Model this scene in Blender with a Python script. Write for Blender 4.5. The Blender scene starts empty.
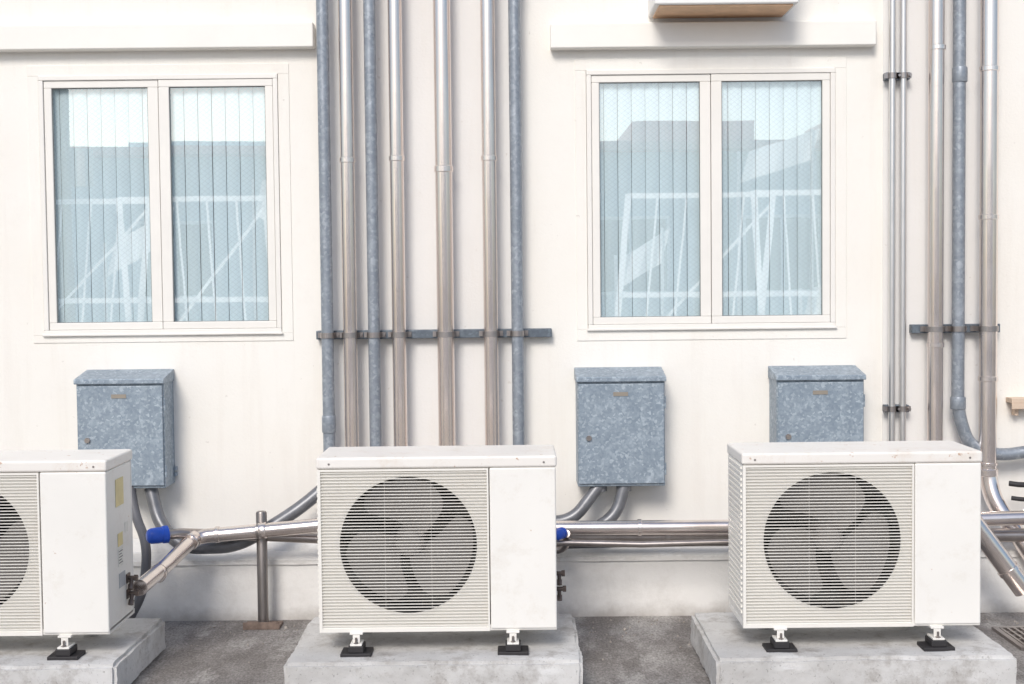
import bpy, bmesh, math, random
from mathutils import Vector, Matrix, noise
random.seed(7)
S = bpy.context.scene
COL = S.collection
WO = {}

# ---------------------------------------------------------------- helpers
def box(bm, x0,x1,y0,y1,z0,z1):
    vs=[bm.verts.new(p) for p in ((x0,y0,z0),(x1,y0,z0),(x1,y1,z0),(x0,y1,z0),(x0,y0,z1),(x1,y0,z1),(x1,y1,z1),(x0,y1,z1))]
    fs=[bm.faces.new([vs[i] for i in q]) for q in ((0,3,2,1),(4,5,6,7),(0,1,5,4),(1,2,6,5),(2,3,7,6),(3,0,4,7))]
    return vs,fs

def tube(bm, pts, r, seg=18, caps=True, radii=None):
    pts=[Vector(p) for p in pts]
    n=len(pts)
    tang=[]
    for i in range(n):
        a=pts[max(i-1,0)]; b=pts[min(i+1,n-1)]
        tang.append((b-a).normalized())
    up=Vector((0,0,1)) if abs(tang[0].z)<0.9 else Vector((0,1,0))
    nrm=(up-tang[0]*up.dot(tang[0])).normalized()
    rings=[]
    for i in range(n):
        t=tang[i]
        nrm=(nrm-t*nrm.dot(t)).normalized()
        bn=t.cross(nrm)
        rr=radii[i] if radii else r
        ring=[bm.verts.new(pts[i]+(nrm*math.cos(2*math.pi*k/seg)+bn*math.sin(2*math.pi*k/seg))*rr) for k in range(seg)]
        rings.append(ring)
    for i in range(n-1):
        for k in range(seg):
            k2=(k+1)%seg
            bm.faces.new((rings[i][k],rings[i][k2],rings[i+1][k2],rings[i+1][k]))
    if caps:
        bm.faces.new(list(reversed(rings[0]))); bm.faces.new(rings[-1])

def fillet(points, rad, n=8):
    P=[Vector(p) for p in points]; out=[P[0]]
    for i in range(1,len(P)-1):
        a,b,c=P[i-1],P[i],P[i+1]
        d1=(a-b); d2=(c-b)
        r=min(rad,d1.length*0.48,d2.length*0.48)
        s=b+d1.normalized()*r; e=b+d2.normalized()*r
        for k in range(n+1):
            t=k/n
            out.append(s*(1-t)**2+b*2*t*(1-t)+e*t*t)
    out.append(P[-1]); return out

def ring_frame(bm,x0,x1,z0,z1,wl,wr,wt,wb,y0,y1):
    box(bm,x0,x1,y0,y1,z1-wt,z1)
    box(bm,x0,x1,y0,y1,z0,z0+wb)
    box(bm,x0,x0+wl,y0,y1,z0+wb,z1-wt)
    box(bm,x1-wr,x1,y0,y1,z0+wb,z1-wt)

def finish(name,bm,mat,parent=None,bevel=0,smooth=False,origin=None,label=None,category=None,group=None,kind=None,seg=2,angle=35):
    bmesh.ops.recalc_face_normals(bm,faces=bm.faces)
    if origin is None:
        xs=[v.co.x for v in bm.verts]; ys=[v.co.y for v in bm.verts]; zs=[v.co.z for v in bm.verts]
        origin=Vector(((min(xs)+max(xs))/2,(min(ys)+max(ys))/2,min(zs)))
    origin=Vector(origin)
    bmesh.ops.translate(bm,verts=bm.verts,vec=-origin)
    me=bpy.data.meshes.new(name); bm.to_mesh(me); bm.free()
    me.materials.append(mat)
    if smooth or bevel:
        for p in me.polygons: p.use_smooth=True
        me.set_sharp_from_angle(angle=math.radians(angle))
    o=bpy.data.objects.new(name,me); COL.objects.link(o)
    if bevel:
        m=o.modifiers.new("bevel",'BEVEL'); m.width=bevel; m.segments=seg; m.limit_method='ANGLE'; m.angle_limit=math.radians(40)
        m.harden_normals=True
    WO[o.name]=origin
    if parent is not None:
        o.parent=parent; o.location=origin-WO[parent.name]
    else: o.location=origin
    meta(o,label,category,group,kind)
    return o

def meta(o,label=None,category=None,group=None,kind=None):
    if label: o["label"]=label
    if category: o["category"]=category
    if group: o["group"]=group
    if kind: o["kind"]=kind

def empty(name,origin,**k):
    o=bpy.data.objects.new(name,None); COL.objects.link(o); o.location=origin; o.empty_display_size=0.1
    WO[o.name]=Vector(origin); meta(o,**k); return o

def copy_tree(o,offset):
    n=o.copy(); COL.objects.link(n); n.location=o.location+Vector(offset); WO[n.name]=WO[o.name]+Vector(offset)
    for c in o.children:
        m=c.copy(); COL.objects.link(m); m.parent=n; m.location=c.location.copy(); WO[m.name]=WO[c.name]+Vector(offset)
        for d in c.children:
            e=d.copy(); COL.objects.link(e); e.parent=m; e.location=d.location.copy(); WO[e.name]=WO[d.name]+Vector(offset)
    return n

# ---------------------------------------------------------------- materials
def mat_new(name):
    m=bpy.data.materials.new(name); m.use_nodes=True
    nt=m.node_tree; b=nt.nodes["Principled BSDF"]
    return m,nt,b
def N(nt,t,**k):
    n=nt.nodes.new(t)
    for a,v in k.items(): setattr(n,a,v)
    return n
def coords(nt,scale=(1,1,1)):
    tc=N(nt,'ShaderNodeTexCoord'); mp=N(nt,'ShaderNodeMapping'); mp.inputs['Scale'].default_value=scale
    nt.links.new(tc.outputs['Object'],mp.inputs['Vector']); return mp.outputs['Vector']
def noise_n(nt,vec,scale,detail=6,rough=0.6):
    n=N(nt,'ShaderNodeTexNoise'); n.inputs['Scale'].default_value=scale; n.inputs['Detail'].default_value=detail; n.inputs['Roughness'].default_value=rough
    nt.links.new(vec,n.inputs['Vector']); return n.outputs['Fac']
def ramp(nt,fac,stops):
    r=N(nt,'ShaderNodeValToRGB'); cr=r.color_ramp
    while len(cr.elements)<len(stops): cr.elements.new(0.5)
    for e,(p,c) in zip(cr.elements,stops):
        e.position=p; e.color=(c[0],c[1],c[2],1) if not isinstance(c,(int,float)) else (c,c,c,1)
    nt.links.new(fac,r.inputs['Fac']); return r.outputs['Color']
def mix(nt,fac,a,b,blend='MIX'):
    m=N(nt,'ShaderNodeMix',data_type='RGBA',blend_type=blend)
    def s(i,v):
        if isinstance(v,bpy.types.NodeSocket): nt.links.new(v,m.inputs[i])
        elif isinstance(v,(int,float)): m.inputs[i].default_value=v
        else: m.inputs[i].default_value=(v[0],v[1],v[2],1)
    s(0,fac); s(6,a); s(7,b); return m.outputs[2]
def bump(nt,b,h,strength,dist=0.01):
    n=N(nt,'ShaderNodeBump'); n.inputs['Strength'].default_value=strength; n.inputs['Distance'].default_value=dist
    nt.links.new(h,n.inputs['Height']); nt.links.new(n.outputs['Normal'],b.inputs['Normal'])

def simple(name,col,rough=0.5,metal=0,var=0.12,scale=12,bumps=0.0):
    m,nt,b=mat_new(name); v=coords(nt)
    f=noise_n(nt,v,scale)
    c=ramp(nt,f,[(0.3,[x*(1-var) for x in col]),(0.7,[min(1,x*(1+var)) for x in col])])
    nt.links.new(c,b.inputs['Base Color']); b.inputs['Roughness'].default_value=rough; b.inputs['Metallic'].default_value=metal
    if bumps: bump(nt,b,noise_n(nt,v,scale*12),bumps,0.002)
    return m

def stucco(name="painted_stucco",cols=((0.835,0.80,0.74),(0.86,0.835,0.785),(0.87,0.85,0.81)),low=True):
    m,nt,b=mat_new(name)
    v=coords(nt)
    big=noise_n(nt,v,1.1,5,0.6)
    c=ramp(nt,big,[(0.3,cols[0]),(0.55,cols[1]),(0.75,cols[2])])
    vs=coords(nt,(9,9,0.7)); st=noise_n(nt,vs,1.2,6,0.65)
    sf=ramp(nt,st,[(0.52,0.0),(0.8,0.30)])
    c=mix(nt,sf,c,(0.68,0.62,0.55))
    med=noise_n(nt,v,5.5,8,0.75); mf=ramp(nt,med,[(0.54,0.0),(0.76,0.25)])
    c=mix(nt,mf,c,(0.72,0.68,0.63))
    sp=noise_n(nt,v,38,3,0.5); pf=ramp(nt,sp,[(0.71,0.0),(0.75,0.35)])
    c=mix(nt,pf,c,(0.5,0.45,0.4))
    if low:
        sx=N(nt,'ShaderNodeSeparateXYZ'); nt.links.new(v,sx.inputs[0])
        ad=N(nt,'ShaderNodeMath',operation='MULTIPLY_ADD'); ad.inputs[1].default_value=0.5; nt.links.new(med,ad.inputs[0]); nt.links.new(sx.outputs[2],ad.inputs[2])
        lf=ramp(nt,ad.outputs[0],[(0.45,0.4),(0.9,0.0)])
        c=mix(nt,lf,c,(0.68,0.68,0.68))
    nt.links.new(c,b.inputs['Base Color']); b.inputs['Roughness'].default_value=0.85
    bump(nt,b,noise_n(nt,v,90,5,0.7),0.35,0.004)
    return m
def concrete(name,a,bc,dirt,scale=3,damt=0.7):
    m,nt,b=mat_new(name); v=coords(nt)
    c=ramp(nt,noise_n(nt,v,scale,8,0.65),[(0.3,a),(0.7,bc)])
    d=ramp(nt,noise_n(nt,v,scale*2.3,10,0.75),[(0.5,0.0),(0.66,damt)])
    c=mix(nt,d,c,dirt)
    p=ramp(nt,noise_n(nt,v,scale*30,3,0.6),[(0.62,0.0),(0.72,0.45*damt/0.7)])
    c=mix(nt,p,c,[x*0.5 for x in dirt])
    nt.links.new(c,b.inputs['Base Color']); b.inputs['Roughness'].default_value=0.9
    bump(nt,b,noise_n(nt,v,scale*22,8,0.75),0.5,0.006)
    return m
def plinth_mat():
    m,nt,b=mat_new("plinth_concrete"); v=coords(nt)
    c=ramp(nt,noise_n(nt,v,2.2,8,0.65),[(0.3,(0.78,0.77,0.75)),(0.7,(0.86,0.85,0.835))])
    d=ramp(nt,noise_n(nt,v,5,10,0.75),[(0.5,0.0),(0.68,0.4)])
    c=mix(nt,d,c,(0.63,0.605,0.58))
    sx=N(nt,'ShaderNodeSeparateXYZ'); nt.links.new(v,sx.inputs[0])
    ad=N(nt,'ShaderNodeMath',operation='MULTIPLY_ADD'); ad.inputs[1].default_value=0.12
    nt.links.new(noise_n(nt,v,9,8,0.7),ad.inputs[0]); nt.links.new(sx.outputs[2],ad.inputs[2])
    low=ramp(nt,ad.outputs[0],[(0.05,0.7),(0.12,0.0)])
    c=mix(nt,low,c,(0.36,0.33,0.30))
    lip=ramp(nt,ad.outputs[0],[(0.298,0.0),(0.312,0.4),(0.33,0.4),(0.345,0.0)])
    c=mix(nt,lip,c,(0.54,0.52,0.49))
    nt.links.new(c,b.inputs['Base Color']); b.inputs['Roughness'].default_value=0.9
    bump(nt,b,noise_n(nt,v,50,8,0.75),0.5,0.006)
    return m
def asphalt():
    m,nt,b=mat_new("worn_ground_surface"); v=coords(nt,(1,0.45,1)); v1=coords(nt)
    c=ramp(nt,noise_n(nt,v,2.6,8,0.7),[(0.32,(0.22,0.202,0.192)),(0.52,(0.33,0.31,0.297)),(0.68,(0.44,0.42,0.405))])
    s=ramp(nt,noise_n(nt,v,3.9,8,0.75),[(0.46,0.0),(0.56,0.62)])
    c=mix(nt,s,c,(0.165,0.148,0.138))
    w=ramp(nt,noise_n(nt,v,5.6,7,0.72),[(0.54,0.0),(0.62,0.6)])
    c=mix(nt,w,c,(0.52,0.50,0.48))
    g=ramp(nt,noise_n(nt,coords(nt,(1,0.5,1)),120,4,0.75),[(0.35,0.6),(0.65,1.3)])
    c=mix(nt,1.0,c,g,'MULTIPLY')
    nt.links.new(c,b.inputs['Base Color']); b.inputs['Roughness'].default_value=0.85
    bump(nt,b,noise_n(nt,v1,110,6,0.85),0.7,0.008)
    return m
def galvanised(name,lo,hi,scale=55,metal=0.55,rough=0.42,blot=0.35):
    m,nt,b=mat_new(name); v=coords(nt)
    vo=N(nt,'ShaderNodeTexVoronoi'); vo.inputs['Scale'].default_value=scale
    nz=N(nt,'ShaderNodeTexNoise'); nz.inputs['Scale'].default_value=scale*0.6; nt.links.new(v,nz.inputs['Vector'])
    ad=N(nt,'ShaderNodeVectorMath',operation='MULTIPLY_ADD'); ad.inputs[1].default_value=(0.02,0.02,0.02)
    nt.links.new(nz.outputs['Color'],ad.inputs[0]); nt.links.new(v,ad.inputs[2]); nt.links.new(ad.outputs[0],vo.inputs['Vector'])
    sep=N(nt,'ShaderNodeSeparateColor'); nt.links.new(vo.outputs['Color'],sep.inputs[0])
    mid=[a*0.7+c*0.3 for a,c in zip(lo,hi)]
    c=ramp(nt,sep.outputs[0],[(0.0,lo),(0.75,mid),(1.0,hi)])
    st=ramp(nt,noise_n(nt,v,14,8,0.75),[(0.5,0.0),(0.66,blot)])
    c=mix(nt,st,c,[x*1.15+0.03 for x in hi])
    dk=ramp(nt,noise_n(nt,v,6,6,0.7),[(0.5,0.0),(0.7,0.35)])
    c=mix(nt,dk,c,[x*0.8 for x in lo])
    nt.links.new(c,b.inputs['Base Color']); b.inputs['Metallic'].default_value=metal
    r=ramp(nt,sep.outputs[1],[(0,rough-0.08),(1,rough+0.16)]); nt.links.new(r,b.inputs['Roughness'])
    return m
def stainless(name,lo,hi,rough=0.27,spots=0.22):
    m,nt,b=mat_new(name); v=coords(nt,(1,1,0.12))
    c=ramp(nt,noise_n(nt,v,6,6,0.6),[(0.3,lo),(0.7,hi)])
    v2=coords(nt)
    sp=ramp(nt,noise_n(nt,v2,30,6,0.75),[(0.64,0.0),(0.74,spots)])
    c=mix(nt,sp,c,(0.42,0.31,0.26))
    nt.links.new(c,b.inputs['Base Color']); b.inputs['Metallic'].default_value=0.95
    r=ramp(nt,noise_n(nt,v2,8,5,0.6),[(0.3,rough-0.04),(0.7,rough+0.06)]); nt.links.new(r,b.inputs['Roughness'])
    bump(nt,b,noise_n(nt,v2,9,2,0.4),0.08,0.006)
    return m
def enamel(name,col,dirt=(0.55,0.47,0.36),amount=0.35,rust=0.70):
    m,nt,b=mat_new(name); v=coords(nt)
    oi=N(nt,'ShaderNodeObjectInfo')
    mu=N(nt,'ShaderNodeMath',operation='MULTIPLY'); mu.inputs[1].default_value=7.0; nt.links.new(oi.outputs['Random'],mu.inputs[0])
    va=N(nt,'ShaderNodeVectorMath',operation='ADD'); nt.links.new(v,va.inputs[0]); nt.links.new(mu.outputs[0],va.inputs[1])
    v=va.outputs[0]
    c=ramp(nt,noise_n(nt,v,3,6,0.6),[(0.3,[x*0.95 for x in col]),(0.7,col)])
    d=ramp(nt,noise_n(nt,v,7,10,0.8),[(0.52,0.0),(0.74,amount)])
    c=mix(nt,d,c,dirt)
    r=ramp(nt,noise_n(nt,v,30,5,0.65),[(rust-0.01,0.0),(rust+0.025,0.75)])
    c=mix(nt,r,c,(0.45,0.25,0.13))
    nt.links.new(c,b.inputs['Base Color']); b.inputs['Roughness'].default_value=0.42
    return m
def translucent_white(name,al=0.9):
    m,nt,b=mat_new(name); nt.nodes.remove(b); out=nt.nodes["Material Output"]
    v=coords(nt); c=ramp(nt,noise_n(nt,v,4),[(0.3,(al*.96,al*.97,al*.98)),(0.7,(al,al,al))])
    d=N(nt,'ShaderNodeBsdfDiffuse'); t=N(nt,'ShaderNodeBsdfTranslucent'); nt.links.new(c,d.inputs[0]); nt.links.new(c,t.inputs[0])
    mx=N(nt,'ShaderNodeMixShader'); mx.inputs[0].default_value=0.8; nt.links.new(d.outputs[0],mx.inputs[1]); nt.links.new(t.outputs[0],mx.inputs[2]); nt.links.new(mx.outputs[0],out.inputs['Surface'])
    return m
def glass_mat():
    m,nt,b=mat_new("wired_window_glass"); nt.nodes.remove(b)
    out=nt.nodes["Material Output"]
    tr=N(nt,'ShaderNodeBsdfTransparent'); tr.inputs[0].default_value=(0.955,0.985,0.99,1)
    gl=N(nt,'ShaderNodeBsdfGlossy'); gl.inputs['Roughness'].default_value=0.01; gl.inputs[0].default_value=(0.97,0.99,1,1)
    v=coords(nt)
    nb=N(nt,'ShaderNodeBump'); nb.inputs['Strength'].default_value=0.012; nb.inputs['Distance'].default_value=0.01
    nt.links.new(noise_n(nt,v,4,1,0.5),nb.inputs['Height']); nt.links.new(nb.outputs[0],gl.inputs['Normal'])
    mx=N(nt,'ShaderNodeMixShader'); mx.inputs[0].default_value=0.27; nt.links.new(tr.outputs[0],mx.inputs[1]); nt.links.new(gl.outputs[0],mx.inputs[2])
    facs=[]
    for a in (52,-52):
        mp=N(nt,'ShaderNodeMapping'); mp.inputs['Rotation'].default_value=(0,math.radians(a),0)
        tc=N(nt,'ShaderNodeTexCoord'); nt.links.new(tc.outputs['Object'],mp.inputs['Vector'])
        w=N(nt,'ShaderNodeTexWave'); w.bands_direction='X'; w.inputs['Scale'].default_value=19
        nt.links.new(mp.outputs[0],w.inputs['Vector'])
        g=N(nt,'ShaderNodeMath',operation='GREATER_THAN'); g.inputs[1].default_value=0.975; nt.links.new(w.outputs['Fac'],g.inputs[0]); facs.append(g.outputs[0])
    mxm=N(nt,'ShaderNodeMath',operation='MAXIMUM'); nt.links.new(facs[0],mxm.inputs[0]); nt.links.new(facs[1],mxm.inputs[1])
    k=N(nt,'ShaderNodeMath',operation='MULTIPLY'); k.inputs[1].default_value=0.12; nt.links.new(mxm.outputs[0],k.inputs[0])
    df=N(nt,'ShaderNodeBsdfDiffuse'); df.inputs[0].default_value=(0.36,0.39,0.41,1)
    m2=N(nt,'ShaderNodeMixShader'); nt.links.new(k.outputs[0],m2.inputs[0]); nt.links.new(mx.outputs[0],m2.inputs[1]); nt.links.new(df.outputs[0],m2.inputs[2])
    nt.links.new(m2.outputs[0],out.inputs['Surface'])
    return m

M_wall=stucco()
M_strip=stucco("shade_grey_stucco",((0.75,0.735,0.715),(0.785,0.775,0.76),(0.81,0.80,0.785)))
M_trim=simple("trim_paint",(0.865,0.84,0.79),0.7,0,0.03,4,0.1)
M_plinth=plinth_mat()
M_pad=concrete("pad_concrete",(0.50,0.49,0.475),(0.68,0.675,0.665),(0.34,0.315,0.29),3.2,0.85)
M_ground=asphalt()
M_frame=simple("window_frame_paint",(0.81,0.785,0.74),0.4,0,0.03,6)
M_glass=glass_mat()
M_blind=simple("vertical_blind_fabric",(0.77,0.87,0.90),0.8,0,0.03,3)
M_dark=simple("dark_interior",(0.07,0.07,0.075),0.8)
M_seal=simple("rubber_seal",(0.16,0.16,0.16),0.7)
M_ac=enamel("white_enamel",(0.88,0.862,0.82),amount=0.3,rust=0.71)
M_grille=enamel("cream_grille_plastic",(0.87,0.845,0.79),(0.6,0.52,0.42),0.28,0.74)
M_lid=enamel("lid_enamel",(0.86,0.83,0.785),(0.62,0.49,0.37),0.5,0.665)
M_fan=simple("fan_blade_plastic",(0.22,0.205,0.195),0.5,0,0.05)
M_coil=simple("coil_dark",(0.012,0.011,0.010),0.6,0.0)
M_black=simple("black_rubber",(0.025,0.023,0.025),0.6)
M_boxm=galvanised("galvanised_box_steel",(0.225,0.28,0.34),(0.43,0.495,0.55),105,0.25,0.45,0.45)
M_gpipe=galvanised("galvanised_pipe_steel",(0.26,0.29,0.33),(0.40,0.435,0.475),80,0.4,0.40,0.45)
M_spipe=stainless("stainless_cladding",(0.83,0.715,0.655),(0.93,0.855,0.81),0.22)
M_pale=stainless("pale_grey_steel",(0.72,0.70,0.68),(0.85,0.83,0.81),0.35,0.15)
M_lpipe=stainless("bright_stainless",(0.74,0.665,0.625),(0.88,0.81,0.77),0.22)
M_sdark=stainless("dull_steel",(0.32,0.285,0.27),(0.50,0.46,0.44),0.32)
M_post=stainless("dark_steel_post",(0.24,0.22,0.21),(0.38,0.35,0.34),0.4)
M_flex=simple("grey_coated_conduit",(0.19,0.195,0.21),0.38,0.35,0.2,18)
M_dflex=simple("dark_grey_conduit",(0.12,0.12,0.13),0.5,0,0.1,20)
M_strut=galvanised("strut_steel",(0.11,0.135,0.165),(0.20,0.235,0.27),80,0.4,0.45)
M_blue=simple("blue_plastic",(0.015,0.09,0.55),0.4)
M_brass=simple("tarnished_valve_metal",(0.14,0.11,0.095),0.45,0.6,0.4,30)
M_rust=simple("rusty_steel",(0.20,0.15,0.125),0.8,0.2,0.4,30)
M_white=simple("white_paint",(0.85,0.84,0.82),0.5,0,0.02)
M_trans=translucent_white("backlit_translucent_white",0.97)
M_trans2=translucent_white("translucent_grey_sheet",0.8)
M_yellow=simple("yellowed_label",(0.80,0.68,0.36),0.6)
M_ink=simple("label_ink",(0.15,0.15,0.16),0.6)
M_plate=simple("label_plate",(0.34,0.30,0.25),0.4,0.3)
M_pale_label=simple("pale_label",(0.78,0.77,0.72),0.5)
M_grey_label=simple("grey_label",(0.45,0.47,0.50),0.5)
M_tan=simple("tan_hood_underside",(0.74,0.48,0.30),0.6)
M_beige=simple("beige_bracket_paint",(0.66,0.52,0.40),0.6)

# ---------------------------------------------------------------- ground
bm=bmesh.new()
bmesh.ops.create_grid(bm,x_segments=8,y_segments=8,size=150)
g=finish("ground",bm,M_ground,origin=(0,0,0),kind="structure",label="worn stained brown grey paved ground")
bm=bmesh.new()
for i in range(520):
    x=random.uniform(-2.6,2.6); y=-0.16-abs(random.gauss(0,0.28)); s=random.uniform(0.0015,0.005)*(1.6 if random.random()<0.07 else 1)
    m=bmesh.ops.create_icosphere(bm,subdivisions=1,radius=s,matrix=Matrix.Translation((x,y,s*0.5))@Matrix.Rotation(random.random()*3,4,'Z'))
    for v in m['verts']: v.co+=Vector((random.uniform(-1,1),random.uniform(-1,1),random.uniform(-.4,.4)))*s*0.35
finish("gravel",bm,simple("grit_stone",(0.34,0.31,0.28),0.9,0,0.4,40),kind="stuff",label="scattered grit and small stone chips along the wall base",category="gravel",origin=(0,-0.3,0))

# ---------------------------------------------------------------- building
L0,L1,R0,R1=-1.95,-0.955,0.315,1.35; Z0,Z1=1.172,2.25
B=empty("building",(0,0,0),label="cream stucco building with two sliding windows and pipes",category="building")
bm=bmesh.new()
xs=[-9,L0,L1,R0,R1,9]; zs=[0,Z0,Z1,6.5]; holes={(1,1),(3,1)}
for y in (0,0.18):
    gv=[[bm.verts.new((x,y,z)) for z in zs] for x in xs]
    for i in range(5):
        for j in range(3):
            if (i,j) in holes: continue
            bm.faces.new((gv[i][j],gv[i+1][j],gv[i+1][j+1],gv[i][j+1]))
def quad(bm,*p): bm.faces.new([bm.verts.new(q) for q in p])
for a,b in ((L0,L1),(R0,R1)):
    quad(bm,(a,0,Z0),(b,0,Z0),(b,.18,Z0),(a,.18,Z0)); quad(bm,(a,0,Z1),(b,0,Z1),(b,.18,Z1),(a,.18,Z1))
    quad(bm,(a,0,Z0),(a,0,Z1),(a,.18,Z1),(a,.18,Z0)); quad(bm,(b,0,Z0),(b,0,Z1),(b,.18,Z1),(b,.18,Z0))
bmesh.ops.remove_doubles(bm,verts=bm.verts,dist=1e-5)
box(bm,-9,-8.8,0.181,6,0,6.5); box(bm,8.8,9,0.181,6,0,6.5); box(bm,-9,9,6.001,6.2,0,6.5)
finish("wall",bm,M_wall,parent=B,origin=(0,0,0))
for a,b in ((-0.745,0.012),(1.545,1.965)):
    bm=bmesh.new(); box(bm,a,b,-0.004,0.002,0.322,6.49); finish("pipe_shade_strip",bm,M_strip,parent=B,origin=(0,0,0))  # shade behind the pipes, put into the colour of thin greyer panels
bm=bmesh.new(); box(bm,-9.2,9.2,-0.25,6.4,6.502,6.75); finish("roof",bm,M_trim,parent=B,bevel=0.01)
bm=bmesh.new()
n=180; prev=None
for i in range(n+1):
    x=-9+18*i/n; j=noise.noise(Vector((x*1.3,0,0)))*0.006; q=noise.noise(Vector((x*5,3,0)))*0.003
    ring=[bm.verts.new(p) for p in ((x,-0.135+j,-0.02),(x,-0.135+j,0.228+q),(x,-0.146+j,0.232+q),(x,-0.146+j,0.250+q),(x,-0.138+j,0.258+q),(x,-0.06+j,0.272+q),(x,-0.046+j,0.300+q),(x,-0.036,0.31+q),(x,-0.002,0.318))]
    if prev:
        for k in range(8): bm.faces.new((prev[k],ring[k],ring[k+1],prev[k+1]))
    prev=ring
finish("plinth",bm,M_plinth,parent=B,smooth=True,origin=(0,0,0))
for a,b,z in ((-2.9,-0.80,2.346),(0.17,1.505,2.33)):
    bm=bmesh.new(); box(bm,a,b,-0.055,0.02,z,z+0.102)
    finish("window_ledge",bm,M_trim,parent=B,bevel=0.006)
bm=bmesh.new(); box(bm,0.575,1.145,-0.25,0.02,2.462,2.80)
hd=finish("vent_hood",bm,M_white,parent=B,bevel=0.008)
bm=bmesh.new(); box(bm,0.595,1.125,-0.235,-0.01,2.455,2.4635); finish("hood_base",bm,M_tan,parent=hd)

def window(x0,x1,bt):
    t=0.044
    bm=bmesh.new(); ring_frame(bm,x0-t,x1+t,Z0-bt,Z1+t-0.004,t+0.002,t+0.002,t,bt+0.002,-0.004,0.004)
    finish("window_surround",bm,M_wall,parent=B,bevel=0.002,origin=(0,0,0))
    bm=bmesh.new(); ring_frame(bm,x0+0.003,x1-0.003,Z0+0.003,Z1-0.003,0.020,0.020,0.020,0.020,-0.010,0.07)
    box(bm,x0-0.003,x1+0.003,-0.018,-0.0105,Z0-0.002,Z0+0.008)
    w=finish("window",bm,M_frame,parent=B,bevel=0.003)
    a=x0+0.024; b=x1-0.024; mid=(a+b)/2; zl=Z0+0.0235; zh=Z1-0.0235
    for (p,q,yy,wl,wr) in ((a,mid-0.001,-0.003,0.032,0.044),(mid+0.001,b,-0.006,0.044,0.032)):
        bm=bmesh.new(); ring_frame(bm,p,q,zl,zh,wl,wr,0.030,0.030,yy,yy+0.022)
        sh=finish("sash",bm,M_frame,parent=w,bevel=0.003)
        bm=bmesh.new(); ring_frame(bm,p+wl-0.002,q-wr+0.002,zl+0.028,zh-0.028,0.004,0.004,0.004,0.004,yy+0.005,yy+0.010)
        finish("glazing_seal",bm,M_seal,parent=w)
        bm=bmesh.new(); y=yy+0.012; quad(bm,(p+0.02,y,zl+0.015),(q-0.02,y,zl+0.015),(q-0.02,y,zh-0.015),(p+0.02,y,zh-0.015))
        finish("glass_pane",bm,M_glass,parent=w)
    bm=bmesh.new(); x=x0+0.02
    while x<x1-0.02:
        tw=random.uniform(-0.002,0.0035); wd=0.0556+random.uniform(-0.0006,0.0006)
        y=0.031+random.random()*0.002
        pts=[]
        for s in range(7):
            u=s/6; pts.append((x+u*wd, y+tw*(0.5-u)-0.006*math.sin(u*math.pi)))
        for s in range(6):
            quad(bm,(pts[s][0],pts[s][1],Z0+0.02),(pts[s+1][0],pts[s+1][1],Z0+0.02),(pts[s+1][0],pts[s+1][1],Z1-0.01),(pts[s][0],pts[s][1],Z1-0.01))
        x+=0.0575
    bmesh.ops.remove_doubles(bm,verts=bm.verts,dist=1e-5)
    finish("vertical_blind",bm,M_blind,parent=w,smooth=True)
window(L0,L1,0.030); window(R0,R1,0.044)

# ---------------------------------------------------------------- vertical pipes
def pipe(name,pts,r,mat,label,group,coup=(),coup_mat=None,cat="pipe"):
    bm=bmesh.new(); tube(bm,pts,r,24)
    o=finish(name,bm,mat,smooth=True,label=label,category=cat,group=group,origin=Vector(pts[-1]))
    for c in coup:
        ce,ax,ln,rr=c; ce=Vector(ce); ax=Vector(ax).normalized()
        bm=bmesh.new(); tube(bm,[ce-ax*ln/2,ce-ax*ln*0.42,ce+ax*ln*0.42,ce+ax*ln/2],rr,24,radii=[rr*0.95,rr,rr,rr*0.95])
        finish("pipe_coupling",bm,coup_mat or mat,parent=o,smooth=True)
    return o
Gp="vertical pipes fixed to the wall"
PY=-0.085; TOP=6.4
def vc(x,y,z,l,r): return ((x,y,z),(0,0,1),l,r)
pipe("conduit_pipe",fillet([(-0.757,PY,TOP),(-0.757,PY,0.64),(-0.735,PY-0.02,0.57)],0.05,6),0.025,M_gpipe,
     "galvanised grey conduit running straight down the wall",Gp,[vc(-0.757,PY,0.80,0.07,0.029)])
pipe("conduit_pipe",fillet([(-0.735,PY-0.02,0.60),(-0.76,PY-0.03,0.555),(-0.865,-0.14,0.468),(-1.00,-0.19,0.385),(-1.13,-0.20,0.318),(-1.34,-0.20,0.315),(-1.45,-0.14,0.40),(-1.492,-0.1,0.545)],0.14,10),0.027,M_flex,
     "thick grey conduit sweeping under the stainless pipe to box","conduits under junction boxes")
pipe("refrigerant_pipe",[(-0.664,PY,TOP),(-0.664,PY,0.40)],0.029,M_spipe,"stainless clad pipe running down the cream wall",Gp,[vc(-0.664,PY,1.88,0.022,0.0325),vc(-0.664,PY,2.9,0.012,0.032)])
pipe("conduit_pipe",[(-0.566,PY,TOP),(-0.566,PY,0.40)],0.0245,M_gpipe,"mottled galvanised grey conduit on the cream wall",Gp,[vc(-0.566,PY,2.85,0.07,0.029)])
pipe("refrigerant_pipe",[(-0.463,PY,TOP),(-0.463,PY,0.40)],0.0285,M_spipe,"stainless clad pipe running down the cream wall",Gp,[vc(-0.463,PY,1.885,0.022,0.032)])
pipe("refrigerant_pipe",[(-0.272,PY,TOP),(-0.272,PY,0.40)],0.035,M_spipe,"thick stainless clad pipe running down the cream wall",Gp,[vc(-0.272,PY,1.84,0.026,0.039)])
pipe("refrigerant_pipe",[(-0.086,PY,TOP),(-0.086,PY,0.40)],0.0295,M_spipe,"stainless clad pipe running down the cream wall",Gp,[vc(-0.086,PY,1.882,0.022,0.033)])
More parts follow.
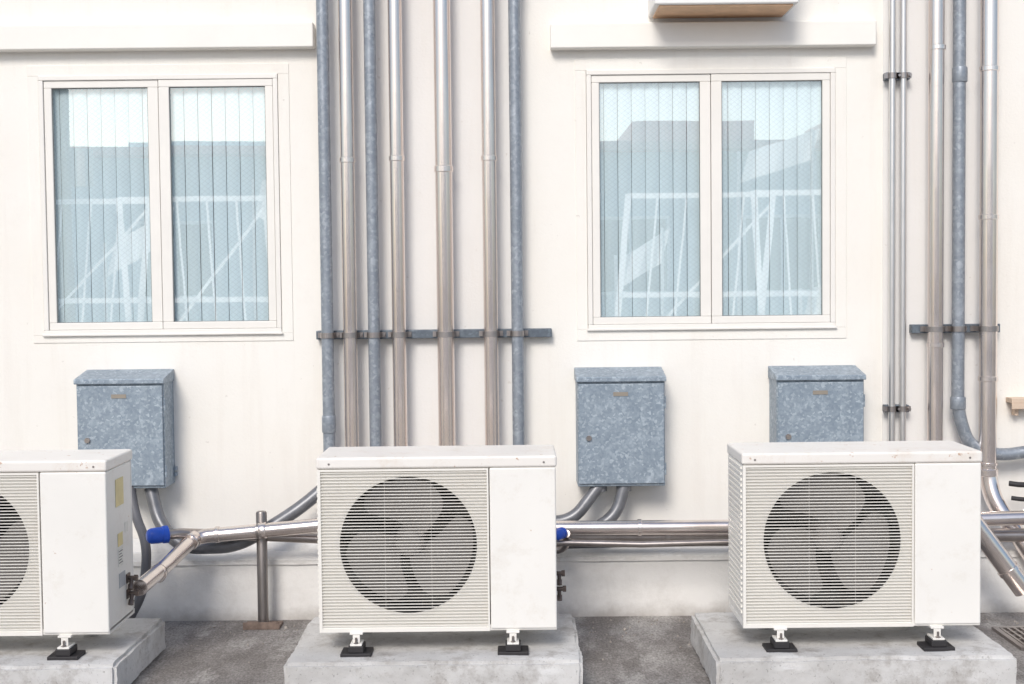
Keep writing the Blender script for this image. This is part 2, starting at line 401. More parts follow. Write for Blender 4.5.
pipe("conduit_pipe",fillet([(0.023,PY,TOP),(0.023,PY,0.50),(0.05,PY-0.02,0.42)],0.04,6),0.0245,M_gpipe,"mottled galvanised grey conduit running down the wall",Gp,[vc(0.023,PY,2.60,0.07,0.029)])
pipe("conduit_pipe",fillet([(0.04,PY-0.02,0.43),(0.10,-0.15,0.395),(0.24,-0.15,0.40),(0.355,-0.12,0.545)],0.12,10),0.0255,M_flex,"thick grey conduit curving up into the galvanised box","conduits under junction boxes")
pipe("conduit_pipe",fillet([(0.03,-0.17,0.34),(0.28,-0.17,0.34),(0.42,-0.14,0.42),(0.455,-0.12,0.545)],0.11,10),0.0255,M_flex,"thick grey conduit curving up into the galvanised box","conduits under junction boxes")
for x in (1.570,1.615):
    pipe("thin_conduit",[(x,-0.05,TOP),(x,-0.05,0.35)],0.0135,M_pale,"thin pale grey conduit running down the cream wall","thin conduits on wall",[vc(x,-0.05,2.63,0.05,0.016)])
pipe("refrigerant_pipe",[(1.742,PY,TOP),(1.738,PY,0.42)],0.0315,M_spipe,"stainless clad pipe running down the cream wall",Gp,[vc(1.7415,PY,2.31,0.02,0.035),vc(1.739,PY,1.10,0.02,0.035)])
pipe("conduit_pipe",fillet([(1.836,PY,TOP),(1.832,PY,0.82),(1.88,PY,0.68),(2.0,PY,0.64),(2.6,PY,0.72)],0.09,10),0.0255,M_gpipe,"galvanised grey conduit bending sideways near the ground",Gp,[vc(1.8325,PY,0.86,0.05,0.031),vc(1.835,PY,2.2,0.06,0.030)])
pipe("refrigerant_pipe",fillet([(1.950,-0.10,TOP),(1.950,-0.10,0.56),(1.965,-0.13,0.46),(2.10,-0.2,0.24),(2.19,-0.22,0.09)],0.05,8),0.036,M_spipe,"thick stainless clad pipe elbowing away near the ground",Gp,
     [vc(1.95,-0.10,2.22,0.02,0.040),vc(1.95,-0.10,1.62,0.02,0.040),vc(1.95,-0.10,0.96,0.02,0.040),vc(1.95,-0.10,0.61,0.012,0.041),vc(1.95,-0.10,0.575,0.03,0.042)])

def strut(x0,x1,z,clamps,y=-0.03,label="",h=0.036):
    bm=bmesh.new()
    box(bm,x0,x1,-0.045,0.002,z-h/2,z+h/2)
    s=finish("strut_channel",bm,M_strut,bevel=0.003,label=label,category="bracket",group="pipe support channels on the wall")
    for cx,r,cy in clamps:
        bm=bmesh.new()
        pts=[(cx-r-0.02,-0.05,z),(cx-r-0.004,-0.05,z)]
        for k in range(13):
            a=math.pi*(1-k/12); pts.append((cx+math.cos(a)*(r+0.0035),cy-math.sin(a)*(r+0.0035),z))
        pts+=[(cx+r+0.004,-0.05,z),(cx+r+0.02,-0.05,z)]
        for i in range(len(pts)-1):
            a,b=Vector(pts[i]),Vector(pts[i+1]); d=(b-a).normalized(); nn=Vector((-d.y,d.x,0))*0.0015
            vs=[]
            for zz in (-0.011,0.011):
                for p in (a-nn,a+nn,b+nn,b-nn): vs.append(bm.verts.new(p+Vector((0,0,zz))))
            for q in ((0,1,2,3),(7,6,5,4),(0,4,5,1),(1,5,6,2),(2,6,7,3),(3,7,4,0)): bm.faces.new([vs[i2] for i2 in q])
        tube(bm,[(cx+r+0.013,-0.046,z),(cx+r+0.013,-0.064,z)],0.006,6)
        finish("pipe_clamp",bm,M_sdark,parent=s)
    return s
strut(-0.81,0.165,1.165,[(-0.757,.025,PY),(-0.664,.029,PY),(-0.566,.0245,PY),(-0.463,.0285,PY),(-0.272,.035,PY),(-0.086,.0295,PY),(0.023,.0245,PY)],label="grey steel strut clamping seven vertical pipes to wall")
strut(1.655,2.02,1.165,[(1.739,.0315,PY),(1.833,.0255,PY),(1.95,.036,-0.10)],label="grey steel strut clamping three thick pipes to wall")
strut(1.545,1.645,2.205,[(1.570,.0135,-0.05),(1.615,.0135,-0.05)],label="short steel strut clamping two thin conduits",h=0.03)
strut(1.545,1.645,0.835,[(1.570,.0135,-0.05),(1.615,.0135,-0.05)],label="short steel strut clamping two thin conduits",h=0.03)

# ---------------------------------------------------------------- junction boxes
def jbox():
    x0,x1,z0,z1=0.263,0.618,0.54,0.972; yf=-0.155
    o=empty("junction_box",((x0+x1)/2,0,z0),label="mottled galvanised steel junction box with sloped lid on wall",category="electrical box",group="galvanised junction boxes on the wall")
    bm=bmesh.new(); box(bm,x0,x1,yf,0.0,z0,z1); finish("box_body",bm,M_boxm,parent=o,bevel=0.004)
    bm=bmesh.new(); box(bm,x0+0.004,x1-0.004,yf-0.010,yf-0.002,z0+0.012,z1-0.012); d=finish("door",bm,M_boxm,parent=o,bevel=0.003)
    bm=bmesh.new(); e=0.005
    v=[(x0-e,yf-0.018,z1-0.004),(x1+e,yf-0.018,z1-0.004),(x1+e,0,z1-0.004),(x0-e,0,z1-0.004),(x0-e,yf-0.018,z1+0.016),(x1+e,yf-0.018,z1+0.016),(x1+e,0,z1+0.046),(x0-e,0,z1+0.046)]
    vs=[bm.verts.new(p) for p in v]
    for q in ((0,3,2,1),(4,5,6,7),(0,1,5,4),(1,2,6,5),(2,3,7,6),(3,0,4,7)): bm.faces.new([vs[i] for i in q])
    finish("lid",bm,M_boxm,parent=o,bevel=0.003)
    bm=bmesh.new(); tube(bm,[(x0+0.045,yf-0.009,z0+0.20),(x0+0.045,yf-0.020,z0+0.20)],0.011,14)
    finish("latch",bm,M_sdark,parent=d)
    bm=bmesh.new(); box(bm,x0+0.145,x0+0.205,yf-0.0125,yf-0.0105,z1-0.062,z1-0.046); finish("nameplate",bm,M_plate,parent=d)
    for zz in (z0+0.07,z1-0.09):
        bm=bmesh.new(); tube(bm,[(x1-0.0005,yf+0.005,zz-0.025),(x1-0.0005,yf+0.005,zz+0.025)],0.006,10)
        finish("hinge",bm,M_boxm,parent=d)
    for zz in (z0+0.03,z0+0.055):
        bm=bmesh.new(); box(bm,x1,x1+0.012,-0.025,-0.002,zz,zz+0.014); finish("mounting_lug",bm,M_boxm,parent=o,bevel=0.002)
    for xx in (x0+0.09,x0+0.19):
        bm=bmesh.new(); tube(bm,[(xx,-0.11,z0+0.004),(xx,-0.11,z0-0.024)],0.031,16)
        finish("conduit_gland",bm,M_flex,parent=o,smooth=True)
    return o
jb=jbox(); copy_tree(jb,(-2.034,0,0.012)); copy_tree(jb,(0.809,0,-0.002))

# ---------------------------------------------------------------- low horizontal pipe runs
Gh="low horizontal pipes behind the air conditioners"
pipe("refrigerant_pipe",fillet([(2.6,-0.28,0.43),(0.95,-0.28,0.392),(0.10,-0.28,0.395),(-0.3,-0.28,0.425),(-0.72,-0.28,0.42),(-1.27,-0.28,0.375),(-1.325,-0.55,0.31),(-1.335,-0.84,0.30)],0.06,8),0.029,M_lpipe,
  "shiny stainless clad pipe running low along the wall",Gh,[((-1.18,-0.28,0.383),(1,0,0.08),0.016,0.033),((-1.0,-0.28,0.398),(1,0,0.08),0.03,0.033),((-1.275,-0.32,0.37),(0.25,1,0.3),0.04,0.035),((-1.328,-0.62,0.303),(0,1,0.12),0.03,0.033),((0.5,-0.28,0.394),(1,0,0),0.016,0.033),((2.05,-0.28,0.42),(1,0,0.02),0.03,0.033),((-0.76,-0.28,0.418),(1,0,0.08),0.016,0.033)])
pipe("refrigerant_pipe",[(2.6,-0.20,0.33),(0.9,-0.20,0.335),(0.10,-0.20,0.345),(-0.60,-0.20,0.36),],0.028,M_sdark,"dull brownish steel pipe running low along the wall",Gh,[((0.62,-0.20,0.339),(1,0,0),0.02,0.031)])
pipe("conduit_pipe",[(0.12,-0.34,0.350),(0.5,-0.34,0.338),(0.95,-0.34,0.345)],0.013,M_sdark,"thin steel conduit running low along the wall",Gh)
pipe("conduit_pipe",fillet([(0.12,-0.17,0.300),(0.5,-0.18,0.308),(0.95,-0.17,0.305)],0.1),0.012,M_dflex,"thin grey cable running low along the wall",Gh)
bm=bmesh.new(); a=Vector((1.78,-0.40,0.43)); b=Vector((1.985,-0.40,0.155)); r=0.040
tube(bm,[a,b,b,b+(a-b).normalized()*0.08],r,22,radii=[r,r,r-0.004,r-0.005],caps=True)
dp=finish("drain_pipe",bm,M_lpipe,smooth=True,label="shiny open ended steel pipe slanting towards the ground",category="pipe")
bm=bmesh.new(); c=b+(a-b).normalized()*0.10; dd=(a-b).normalized()*0.008
tube(bm,[c-dd,c+dd],r+0.004,22); finish("pipe_coupling",bm,M_lpipe,parent=dp,smooth=True)
pipe("cable",fillet([(2.02,-0.15,0.535),(2.06,-0.16,0.53),(2.4,-0.16,0.535)],0.03),0.011,M_black,"short black cable beside the pipes on the wall","black cables beside pipes",cat="cable")
pipe("cable",fillet([(2.03,-0.15,0.475),(2.07,-0.16,0.47),(2.4,-0.16,0.475)],0.03),0.009,M_black,"short black cable beside the pipes on the wall","black cables beside pipes",cat="cable")
pipe("cable",fillet([(-1.565,-0.14,0.56),(-1.53,-0.2,0.45),(-1.455,-0.30,0.35),(-1.455,-0.36,0.18),(-1.52,-0.40,0.05)],0.12,8),0.019,M_dflex,"dark grey flexible conduit dropping behind the air conditioner",None,cat="cable")
bm=bmesh.new(); tube(bm,[(-1.012,-0.242,0.012),(-1.012,-0.242,0.462),(-1.012,-0.242,0.468)],0.0215,18,radii=[0.0215,0.0215,0.018])
po=finish("pipe_post",bm,M_post,smooth=True,label="short dark steel post carrying the low stainless pipe",category="post")
bm=bmesh.new(); box(bm,-1.085,-0.94,-0.285,-0.195,0.001,0.012)
box(bm,-1.085,-0.94,-0.289,-0.2855,0.001,0.030)
finish("base_plate",bm,M_rust,parent=po)
bm=bmesh.new()
for k in range(16):
    a0=math.pi*2*k/16;a1=math.pi*2*(k+1)/16; r=0.0325
    p=[Vector((-1.012+dx,-0.28+math.cos(a)*r,0.397+math.sin(a)*r)) for dx in (-0.012,0.012) for a in (a0,a1)]
    quad(bm,p[0],p[1],p[3],p[2])
bmesh.ops.remove_doubles(bm,verts=bm.verts,dist=1e-5)
finish("pipe_clamp",bm,M_sdark,parent=po,smooth=True)
def bluecap(p,q,r,par):
    p=Vector(p);q=Vector(q); bm=bmesh.new()
    tube(bm,[p,p.lerp(q,0.06),p.lerp(q,0.2),p.lerp(q,0.5),p.lerp(q,0.7),p.lerp(q,0.74),p.lerp(q,0.96),q],r,20,radii=[r*0.45,r*0.75,r*0.95,r,r*0.96,r*1.08,r*1.08,r*0.9])
    return finish("end_cap",bm,M_blue,smooth=True,parent=par,label="bright blue plastic cap on the pipe end")
cp=pipe("conduit_pipe",fillet([(-1.37,-0.37,0.400),(-1.31,-0.34,0.401),(-1.2,-0.225,0.375),(-0.75,-0.225,0.35)],0.06),0.020,M_sdark,"dull steel pipe ending in a blue cap",Gh)
bluecap((-1.430,-0.40,0.400),(-1.355,-0.36,0.402),0.032,cp)
cp=pipe("conduit_pipe",fillet([(0.205,-0.35,0.385),(0.215,-0.30,0.36),(0.20,-0.24,0.30),(0.12,-0.22,0.29)],0.04),0.016,M_sdark,"dull steel pipe ending in a blue cap",Gh)
bluecap((0.165,-0.41,0.388),(0.19,-0.35,0.39),0.021,cp)

bm=bmesh.new(); box(bm,2.06,2.30,-0.07,0,0.855,0.875); box(bm,2.085,2.10,-0.04,0,0.80,0.8545); box(bm,2.06,2.30,-0.071,-0.066,0.83,0.8548)
finish("wall_bracket",bm,M_beige,bevel=0.002,label="small beige shelf bracket fixed to the wall",category="bracket")

# ---------------------------------------------------------------- concrete pads
def pad(x0,x1,y0,y1,h,seed,lb):
    bm=bmesh.new()
    bmesh.ops.create_cube(bm,size=1)
    bmesh.ops.scale(bm,vec=(x1-x0,y1-y0,h),verts=bm.verts); bmesh.ops.translate(bm,vec=((x0+x1)/2,(y0+y1)/2,h/2),verts=bm.verts)
    bmesh.ops.bevel(bm,geom=[e for e in bm.edges],offset=0.012,segments=2,affect='EDGES')
    for k in range(6):
        es=[e for e in bm.edges if e.calc_length()>0.02]
        bmesh.ops.subdivide_edges(bm,edges=es,cuts=1,use_grid_fill=True)
    for v in bm.verts:
        c=v.co; q=Vector((c.x*7,c.y*7,c.z*9+seed))
        d=noise.noise_vector(q)*0.006+noise.noise_vector(q*4)*0.0035+noise.noise_vector(q*9)*0.0015
        ch=max(0,noise.noise(Vector((c.x*5,seed,0)))-0.25)*0.03 if (c.y<y0+0.02 and c.z>h-0.03) else 0
        v.co=c+Vector((d.x,d.y+ch,d.z*0.5-ch*0.6))
    bmesh.ops.triangulate(bm,faces=bm.faces)
    return finish("concrete_pad",bm,M_pad,smooth=True,label=lb,category="concrete slab",group="concrete pads under the air conditioners",angle=60)
pad(-0.765,0.222,-1.20,-0.57,0.125,1,"rough grey concrete pad under an air conditioner")
pad(0.662,1.655,-1.20,-0.57,0.125,5,"rough grey concrete pad under an air conditioner")
pad(-2.30,-1.32,-1.20,-0.57,0.125,9,"rough grey concrete pad under an air conditioner")

# ---------------------------------------------------------------- air conditioner
def ac_unit():
    W=0.80;D=0.30;X=-0.658;Y=-1.10;ZB=0.20;ZT=0.752; gw=0.575
    o=empty("air_conditioner",(X+W/2,Y+D/2,0.124),label="white outdoor air conditioner unit with round fan grille",category="air conditioner",group="outdoor air conditioner units on pads")
    bm=bmesh.new()
    box(bm,X,X+W,Y+0.006,Y+D,ZB,ZB+0.02)
    box(bm,X,X+0.012,Y+0.012,Y+D,ZB+0.0205,ZT)
    box(bm,X+0.0125,X+W-0.0005,Y+D-0.012,Y+D,ZB+0.0205,ZT)
    box(bm,X+gw-0.02,X+gw-0.008,Y+0.03,Y+D-0.013,ZB+0.0205,ZT)
    finish("casing",bm,M_ac,parent=o,bevel=0.003)
    bm=bmesh.new(); box(bm,X+gw+0.002,X+W,Y,Y+D-0.0125,ZB+0.006,ZT)
    finish("service_panel",bm,M_ac,parent=o,bevel=0.006,seg=3)
    cx,cz,R=X+0.302,ZB+0.292,0.231
    x0,x1,z0,z1=X+0.002,X+gw-0.001,ZB+0.008,ZT-0.001; yp=Y+0.012
    bm=bmesh.new()
    angs=[2*math.pi*k/72 for k in range(72)]+[math.atan2(zc-cz,xc-cx)%(2*math.pi) for xc in (x0,x1) for zc in (z0,z1)]
    angs=sorted(set(round(a,5) for a in angs))
    rin=[];rout=[];rb=[]
    for a in angs:
        ca,sa=math.cos(a),math.sin(a)
        tx=((x1-cx)/ca if ca>1e-6 else (x0-cx)/ca if ca<-1e-6 else 1e9); tz=((z1-cz)/sa if sa>1e-6 else (z0-cz)/sa if sa<-1e-6 else 1e9)
        tt=min(tx,tz)
        rin.append(bm.verts.new((cx+ca*R,yp,cz+sa*R))); rout.append(bm.verts.new((cx+ca*tt,yp,cz+sa*tt))); rb.append(bm.verts.new((cx+ca*(R+0.001),yp+0.006,cz+sa*(R+0.001))))
    for i in range(len(angs)):
        j=(i+1)%len(angs)
        bm.faces.new((rin[i],rin[j],rout[j],rout[i])); bm.faces.new((rin[i],rb[i],rb[j],rin[j]))
    ring_frame(bm,x0-0.002,x1,z0-0.008,z1,0.010,0.006,0.007,0.012,Y,Y+0.0155)
    finish("front_plate",bm,M_grille,parent=o,smooth=True,angle=30)
    bm=bmesh.new(); pr=None
    for k in range(65):
        a=2*math.pi*k/64; ca,sa=math.cos(a),math.sin(a)
        q=[bm.verts.new((cx+ca*rr,yy,cz+sa*rr)) for rr,yy in ((R+0.012,yp+0.0065),(R+0.002,yp+0.0065),(R-0.006,yp+0.075))]
        if pr: bm.faces.new((pr[0],q[0],q[1],pr[1])); bm.faces.new((pr[1],q[1],q[2],pr[2]))
        pr=q
    finish("fan_shroud",bm,M_coil,parent=o,smooth=True)
    # slats
    bm=bmesh.new(); ns=50; zz0=z0+0.011; zz1=z1-0.012
    for k in range(ns):
        z=zz0+(zz1-zz0)*k/(ns-1)
        y0=Y+0.0015; h=0.0011
        v=[(x0+0.0085,y0,z-h),(x1-0.0065,y0,z-h),(x1-0.0065,y0+0.0065,z-h+0.0003),(x0+0.0085,y0+0.0065,z-h+0.0003),(x0+0.0085,y0,z+h),(x1-0.0065,y0,z+h),(x1-0.0065,y0+0.0065,z+h+0.0003),(x0+0.0085,y0+0.0065,z+h+0.0003)]
        vs=[bm.verts.new(p) for p in v]
        for q in ((0,3,2,1),(4,5,6,7),(0,1,5,4),(1,2,6,5),(2,3,7,6),(3,0,4,7)): bm.faces.new([vs[i] for i in q])
    for xx in (cx-0.078,cx+0.078):
        box(bm,xx-0.00035,xx+0.00035,Y+0.0082,Y+0.0096,z0+0.01,z1-0.01)
    finish("fan_grille",bm,M_grille,parent=o)
    bm=bmesh.new()
    for k in range(26):
        z=ZB+0.05+0.49*k/25
        box(bm,X-0.005,X+0.0002,Y+0.02,Y+D-0.03,z-0.004,z+0.004)
    finish("side_louvres",bm,M_grille,parent=o)
    bm=bmesh.new(); box(bm,X+0.0125,X+gw-0.0205,Y+D-0.03,Y+D-0.0125,ZB+0.0205,ZT-0.002)
    quad(bm,(X+0.0125,Y+0.07,ZB+0.021),(X+gw-0.021,Y+0.07,ZB+0.021),(X+gw-0.021,Y+D-0.03,ZB+0.021),(X+0.0125,Y+D-0.03,ZB+0.021))
    quad(bm,(X+0.0128,Y+0.065,ZB+0.021),(X+0.0128,Y+D-0.03,ZB+0.021),(X+0.0128,Y+D-0.03,ZT),(X+0.0128,Y+0.065,ZT))
    quad(bm,(X+gw-0.021,Y+0.065,ZB+0.021),(X+gw-0.021,Y+D-0.03,ZB+0.021),(X+gw-0.021,Y+D-0.03,ZT),(X+gw-0.021,Y+0.065,ZT))
    box(bm,cx-0.05,cx-0.03,Y+0.15,Y+0.16,ZB+0.025,ZT-0.01); box(bm,cx+0.03,cx+0.05,Y+0.15,Y+0.16,ZB+0.025,ZT-0.01)
    finish("condenser_coil",bm,M_coil,parent=o)
    # fan
    bm=bmesh.new()
    tube(bm,[(cx,Y+0.145,cz),(cx,Y+0.065,cz),(cx,Y+0.052,cz)],0.05,28,radii=[0.052,0.050,0.036])
    for b in range(3):
        base=math.radians(120*b+32); nr,na=12,18; gr=[]
        for i in range(nr+1):
            u=i/nr; r=0.046+(0.216-0.046)*u
            lead=base+0.35*u+0.28*(max(0,u-0.7)/0.3)**2; wid=math.radians(78+22*math.sin(u*math.pi*0.75)-26*(max(0,u-0.7)/0.3)**2)
            row=[]
            for j in range(na+1):
                s=j/na; a=lead+wid*s
                row.append(bm.verts.new((cx+math.cos(a)*r,Y+0.034+0.066*s+0.01*math.sin(s*3.1),cz+math.sin(a)*r)))
            gr.append(row)
        for i in range(nr):
            for j in range(na): bm.faces.new((gr[i][j],gr[i+1][j],gr[i+1][j+1],gr[i][j+1]))
    finish("fan",bm,M_fan,parent=o,smooth=True,origin=(cx,Y+0.09,cz))
    bm=bmesh.new(); box(bm,X-0.004,X+W+0.004,Y-0.003,Y+D+0.006,ZT+0.0004,ZT+0.040)
    ld=finish("lid",bm,M_lid,parent=o,bevel=0.009,seg=4)
    for xx in (X+0.04,X+W-0.04):
        bm=bmesh.new(); tube(bm,[(xx,Y-0.002,ZT+0.018),(xx,Y-0.005,ZT+0.018)],0.0035,10); finish("screw",bm,M_sdark,parent=ld)
    for fx in (X+0.124,X+0.651):
        fy=Y+0.02
        bm=bmesh.new()
        box(bm,fx-0.022,fx+0.022,fy-0.03,fy+0.03,ZB-0.006,ZB+0.001)
        box(bm,fx-0.012,fx+0.012,fy-0.028,fy-0.024,ZB-0.034,ZB-0.0062)
        box(bm,fx-0.02,fx+0.02,fy-0.045,fy+0.02,ZB-0.041,ZB-0.0342)
        f=finish("foot",bm,M_ac,parent=o,bevel=0.0015)
        bm=bmesh.new()
        box(bm,fx-0.052,fx+0.052,fy-0.055,fy+0.03,0.123,0.137); box(bm,fx-0.026,fx+0.026,fy-0.05,fy+0.025,0.1372,0.1588)
        finish("rubber_mount",bm,M_black,parent=f,bevel=0.003)
        bm=bmesh.new(); tube(bm,[(fx,fy-0.036,0.15),(fx,fy-0.036,0.186)],0.004,8); tube(bm,[(fx,fy-0.036,0.1592),(fx,fy-0.036,0.169)],0.009,6)
        finish("bolt",bm,M_sdark,parent=f)
        # plain rear foot, tucked below the back edge
        fy=Y+D-0.03; bm=bmesh.new()
        box(bm,fx-0.022,fx+0.022,fy-0.01,fy+0.03,ZB-0.006,ZB+0.001); box(bm,fx-0.018,fx+0.018,fy+0.01,fy+0.026,0.128,ZB-0.0062); box(bm,fx-0.026,fx+0.026,fy-0.005,fy+0.04,0.123,0.1278)
        finish("foot",bm,M_pad,parent=o,bevel=0.0015)
    for zz,l in ((0.345,0.034),(0.29,0.038)):
        bm=bmesh.new(); xv=X+W
        tube(bm,[(xv-0.002,Y+0.22,zz),(xv+l,Y+0.22,zz)],0.008,12); tube(bm,[(xv+l-0.010,Y+0.22,zz),(xv+l+0.002,Y+0.22,zz)],0.011,6)
        tube(bm,[(xv+0.016,Y+0.22,zz),(xv+0.016,Y+0.20,zz-0.03)],0.007,10); tube(bm,[(xv+0.016,Y+0.207,zz-0.02),(xv+0.016,Y+0.198,zz-0.036)],0.010,6)
        box(bm,xv+0.0005,xv+0.005,Y+0.20,Y+0.24,zz-0.016,zz+0.016)
        finish("service_valve",bm,M_brass,parent=o,smooth=True)
    return o,(X,W,Y,D)
ac,(AX,AW,AY,AD)=ac_unit()
a2=copy_tree(ac,(1.427,0,0.0)); a2["label"]="white outdoor air conditioner unit with stained service panel"
a3=copy_tree(ac,(-1.508,0,0.0)); a3["label"]="white outdoor air conditioner unit with yellowed side labels"
xs_=AX+AW-1.508+0.0006
for (y0,y1,z0,z1,m,lines) in ((-1.00,-0.91,0.615,0.71,M_yellow,0),(-0.985,-0.93,0.475,0.52,M_yellow,0),(-0.985,-0.93,0.405,0.465,M_pale_label,5),(-0.90,-0.865,0.51,0.545,M_pale_label,0),(-0.98,-0.91,0.33,0.38,M_grey_label,0)):
    bm=bmesh.new(); box(bm,xs_,xs_+0.0012,y0,y1,z0,z1); st=finish("sticker",bm,m,parent=a3)
    if lines:
        bm=bmesh.new()
        for i in range(lines):
            z=z1-0.008-i*0.010; box(bm,xs_+0.0012,xs_+0.0016,y0+0.006,y1-0.006-0.012*(i%2),z-0.0015,z+0.0015)
        finish("print",bm,M_ink,parent=st)

# ---------------------------------------------------------------- drain grate
bm=bmesh.new(); ring_frame(bm,1.86,2.36,0,0.30,0.02,0.02,0.02,0.02,0,0.012)
for k in range(18):
    x=1.885+k*0.026; box(bm,x,x+0.010,0.001,0.011,0.0202,0.2798)
for k in range(4):
    z=0.06+0.055*k; box(bm,1.8802,2.3398,0.003,0.009,z,z+0.006)
bmesh.ops.rotate(bm,verts=bm.verts,matrix=Matrix.Rotation(math.radians(90),3,'X'),cent=(0,0,0))
zs_=[v.co.z for v in bm.verts]; ys_=[v.co.y for v in bm.verts]
bmesh.ops.translate(bm,verts=bm.verts,vec=(0,-0.40-max(ys_),0.001-min(zs_)))
finish("drain_grate",bm,M_sdark,label="steel drain grate set on the ground near wall",category="drain")

# ---------------------------------------------------------------- what the windows reflect (behind the viewer)
bm=bmesh.new()
def strip(bm,a,b,w,y,lean=0.0):
    a=Vector(a);b=Vector(b); d=(b-a).normalized(); n_=Vector((-d.y,d.x))*w/2
    quad(bm,*[(p.x+lean*p.y,y,p.y) for p in (a-n_,b-n_,b+n_,a+n_)])
for k in range(9):
    x0=-7.1+k*1.62; y=-8-0.25*(k%2); ln=(0.0,0.10,-0.06,0.14)[k%4]
    for xx in (x0,x0+1.5): strip(bm,(xx,0.05),(xx,2.3),0.065,y,ln)
    for zz in (0.35,1.25,2.28): strip(bm,(x0,zz),(x0+1.5,zz),0.055,y+0.01,ln)
    for j in range(1,5): strip(bm,(x0+j*0.3,0.35),(x0+j*0.3,2.28),0.022,y+0.02,ln)
    strip(bm,(x0,0.4),(x0+1.5,2.2),0.03,y+0.03,ln)
finish("fence",bm,M_trans,label="white slatted fence opposite the wall, translucent to brighten its reflection",category="fence")  # fence slats made translucent so the sun behind brightens their reflection
# white hoops lying in front of the fence
for x,rr in ((-3.6,0.55),(1.9,0.6),(3.6,0.5)):
    bm=bmesh.new(); P=[(x+rr*math.cos(math.pi*k/16),-7.4,0.0+rr*1.5*math.sin(math.pi*k/16)) for k in range(17)]
    tube(bm,P,0.03,10); finish("cycle_hoop",bm,M_white,smooth=True,label="white painted steel hoop standing before the fence",category="bicycle rack",group="white hoops before the fence")
for x,z0,z1,w_,h_ in ((-4.6,1.5,1.9,0.7,0.4),(2.6,2.5,2.75,0.8,0.35),(4.3,1.6,1.2,0.6,0.45),(1.2,1.3,1.6,0.5,0.4),(-2.9,2.2,1.9,0.5,0.4),(3.3,0.9,1.1,0.7,0.4),(5.2,2.3,2.1,0.6,0.4)):  # added unseen sheets, lit through by the sun to show bright in the glass
    bm=bmesh.new()
    nseg=8
    f=lambda u:(x+u*w_, -9.5+0.06*math.sin(u*9), z0+(z1-z0)*u)
    for i in range(nseg):
        p,q=f(i/nseg),f((i+1)/nseg)
        quad(bm,p,q,(q[0]+0.1,q[1],q[2]+h_),(p[0]+0.1,p[1],p[2]+h_))
    box(bm,x-0.03,x,-9.52,-9.48,0,z0+h_); box(bm,x+w_,x+w_+0.03,-9.52,-9.48,0,z1+h_)
    bmesh.ops.remove_doubles(bm,verts=bm.verts,dist=1e-5)
    finish("reflection_sheet",bm,M_trans2,smooth=True,label="slanted translucent white sheet on two stakes, added to brighten window reflections",category="reflection_sheet",group="added white sheets behind the fence")
bm=bmesh.new(); tube(bm,[(-4.95,-9,0),(-4.95,-9,6.5)],0.13,16,radii=[0.15,0.11])
up=finish("utility_pole",bm,simple("pole_wood",(0.10,0.08,0.07),0.8),smooth=True,label="dark wooden utility pole with a transformer opposite the wall",category="utility pole",origin=(-4.95,-9,0))
bm=bmesh.new(); tube(bm,[(-4.7,-9.0,2.5),(-4.7,-9.0,2.9)],0.13,16); finish("transformer",bm,M_sdark,parent=up,smooth=True)
bm=bmesh.new(); box(bm,-5.7,-4.2,-9.05,-8.88,6.0,6.1); finish("crossarm",bm,M_rust,parent=up)
B2=empty("house",(0,-28,0),label="low blue grey house opposite with reddish band",category="building")
bm=bmesh.new(); box(bm,-18,18,-34,-26,0,4.5); finish("wall",bm,simple("blue_grey_render",(0.52,0.60,0.63),0.8,0,0.15,1),parent=B2)
bm=bmesh.new(); box(bm,-18.1,18.1,-34.1,-25.4,4.502,4.7); finish("roof",bm,simple("salmon_band",(0.75,0.42,0.36),0.7),parent=B2)
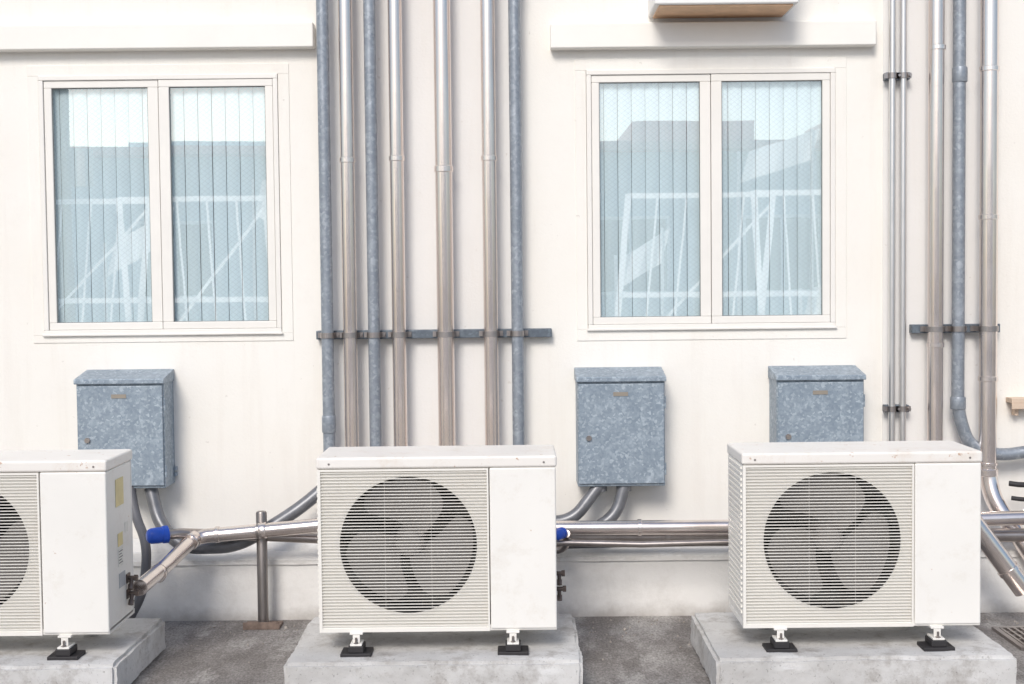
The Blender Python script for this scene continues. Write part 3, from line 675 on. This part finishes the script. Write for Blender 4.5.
for k in range(9):
    x=-16+k*3.6
    bm=bmesh.new(); box(bm,x,x+1.7,-26.0,-25.95,1.2,2.9); w=finish("window",bm,M_dark,parent=B2)
    bm=bmesh.new(); ring_frame(bm,x-0.08,x+1.78,1.12,2.98,0.08,0.08,0.08,0.08,-26.0,-25.9); box(bm,x+0.81,x+0.89,-25.949,-25.9,1.2,2.9); finish("window_frame",bm,M_white,parent=w)
for x0,x1,h,c in ((4,8,5.9,(0.80,0.45,0.40)),(-12.5,-8,5.4,(0.7,0.72,0.73)),(11,15,6.2,(0.78,0.60,0.55))):
    bm=bmesh.new(); box(bm,x0,x1,-44,-38,0,h+0.8)
    for k in range(int(x1-x0)): box(bm,x0+0.2+k,x0+0.9+k,-37.99,-37.9,h-1.2,h)
    finish("distant_house",bm,simple("render_paint",c,0.8),label="plain rendered house standing behind the low house",category="building",group="houses behind the low house")

# ---------------------------------------------------------------- light
w=bpy.data.worlds.new("World"); S.world=w; w.use_nodes=True
nt=w.node_tree; bg=nt.nodes["Background"]
sky=nt.nodes.new('ShaderNodeTexSky'); sky.sky_type='NISHITA'; sky.sun_disc=False
sd=Vector((-0.22,-0.85,0.68)).normalized()
sky.sun_elevation=math.asin(sd.z); sky.sun_rotation=math.atan2(sd.x,sd.y)
sky.air_density=1.0; sky.dust_density=1.6; sky.ozone_density=1.3
nt.links.new(sky.outputs[0],bg.inputs[0]); bg.inputs[1].default_value=0.145
sl=bpy.data.lights.new("sun",'SUN'); sl.energy=2.3; sl.angle=math.radians(20); sl.color=(1,0.95,0.885)
so=bpy.data.objects.new("sun",sl); COL.objects.link(so); so.rotation_euler=(-sd).to_track_quat('-Z','Y').to_euler(); so.location=(-3,-8,8)

# ---------------------------------------------------------------- camera
cam=bpy.data.cameras.new("camera"); co=bpy.data.objects.new("camera",cam); COL.objects.link(co)
cam.sensor_width=36; cam.lens=46.4; cam.clip_end=500; cam.clip_start=0.05
R=Matrix.Rotation(math.radians(90-2.43),4,'X')@Matrix.Rotation(math.radians(-0.6),4,'Z')
co.matrix_world=Matrix.Translation((0,-5.5,1.36))@R
S.camera=co
S.view_settings.view_transform='Standard'; S.view_settings.look='None'; S.view_settings.exposure=0
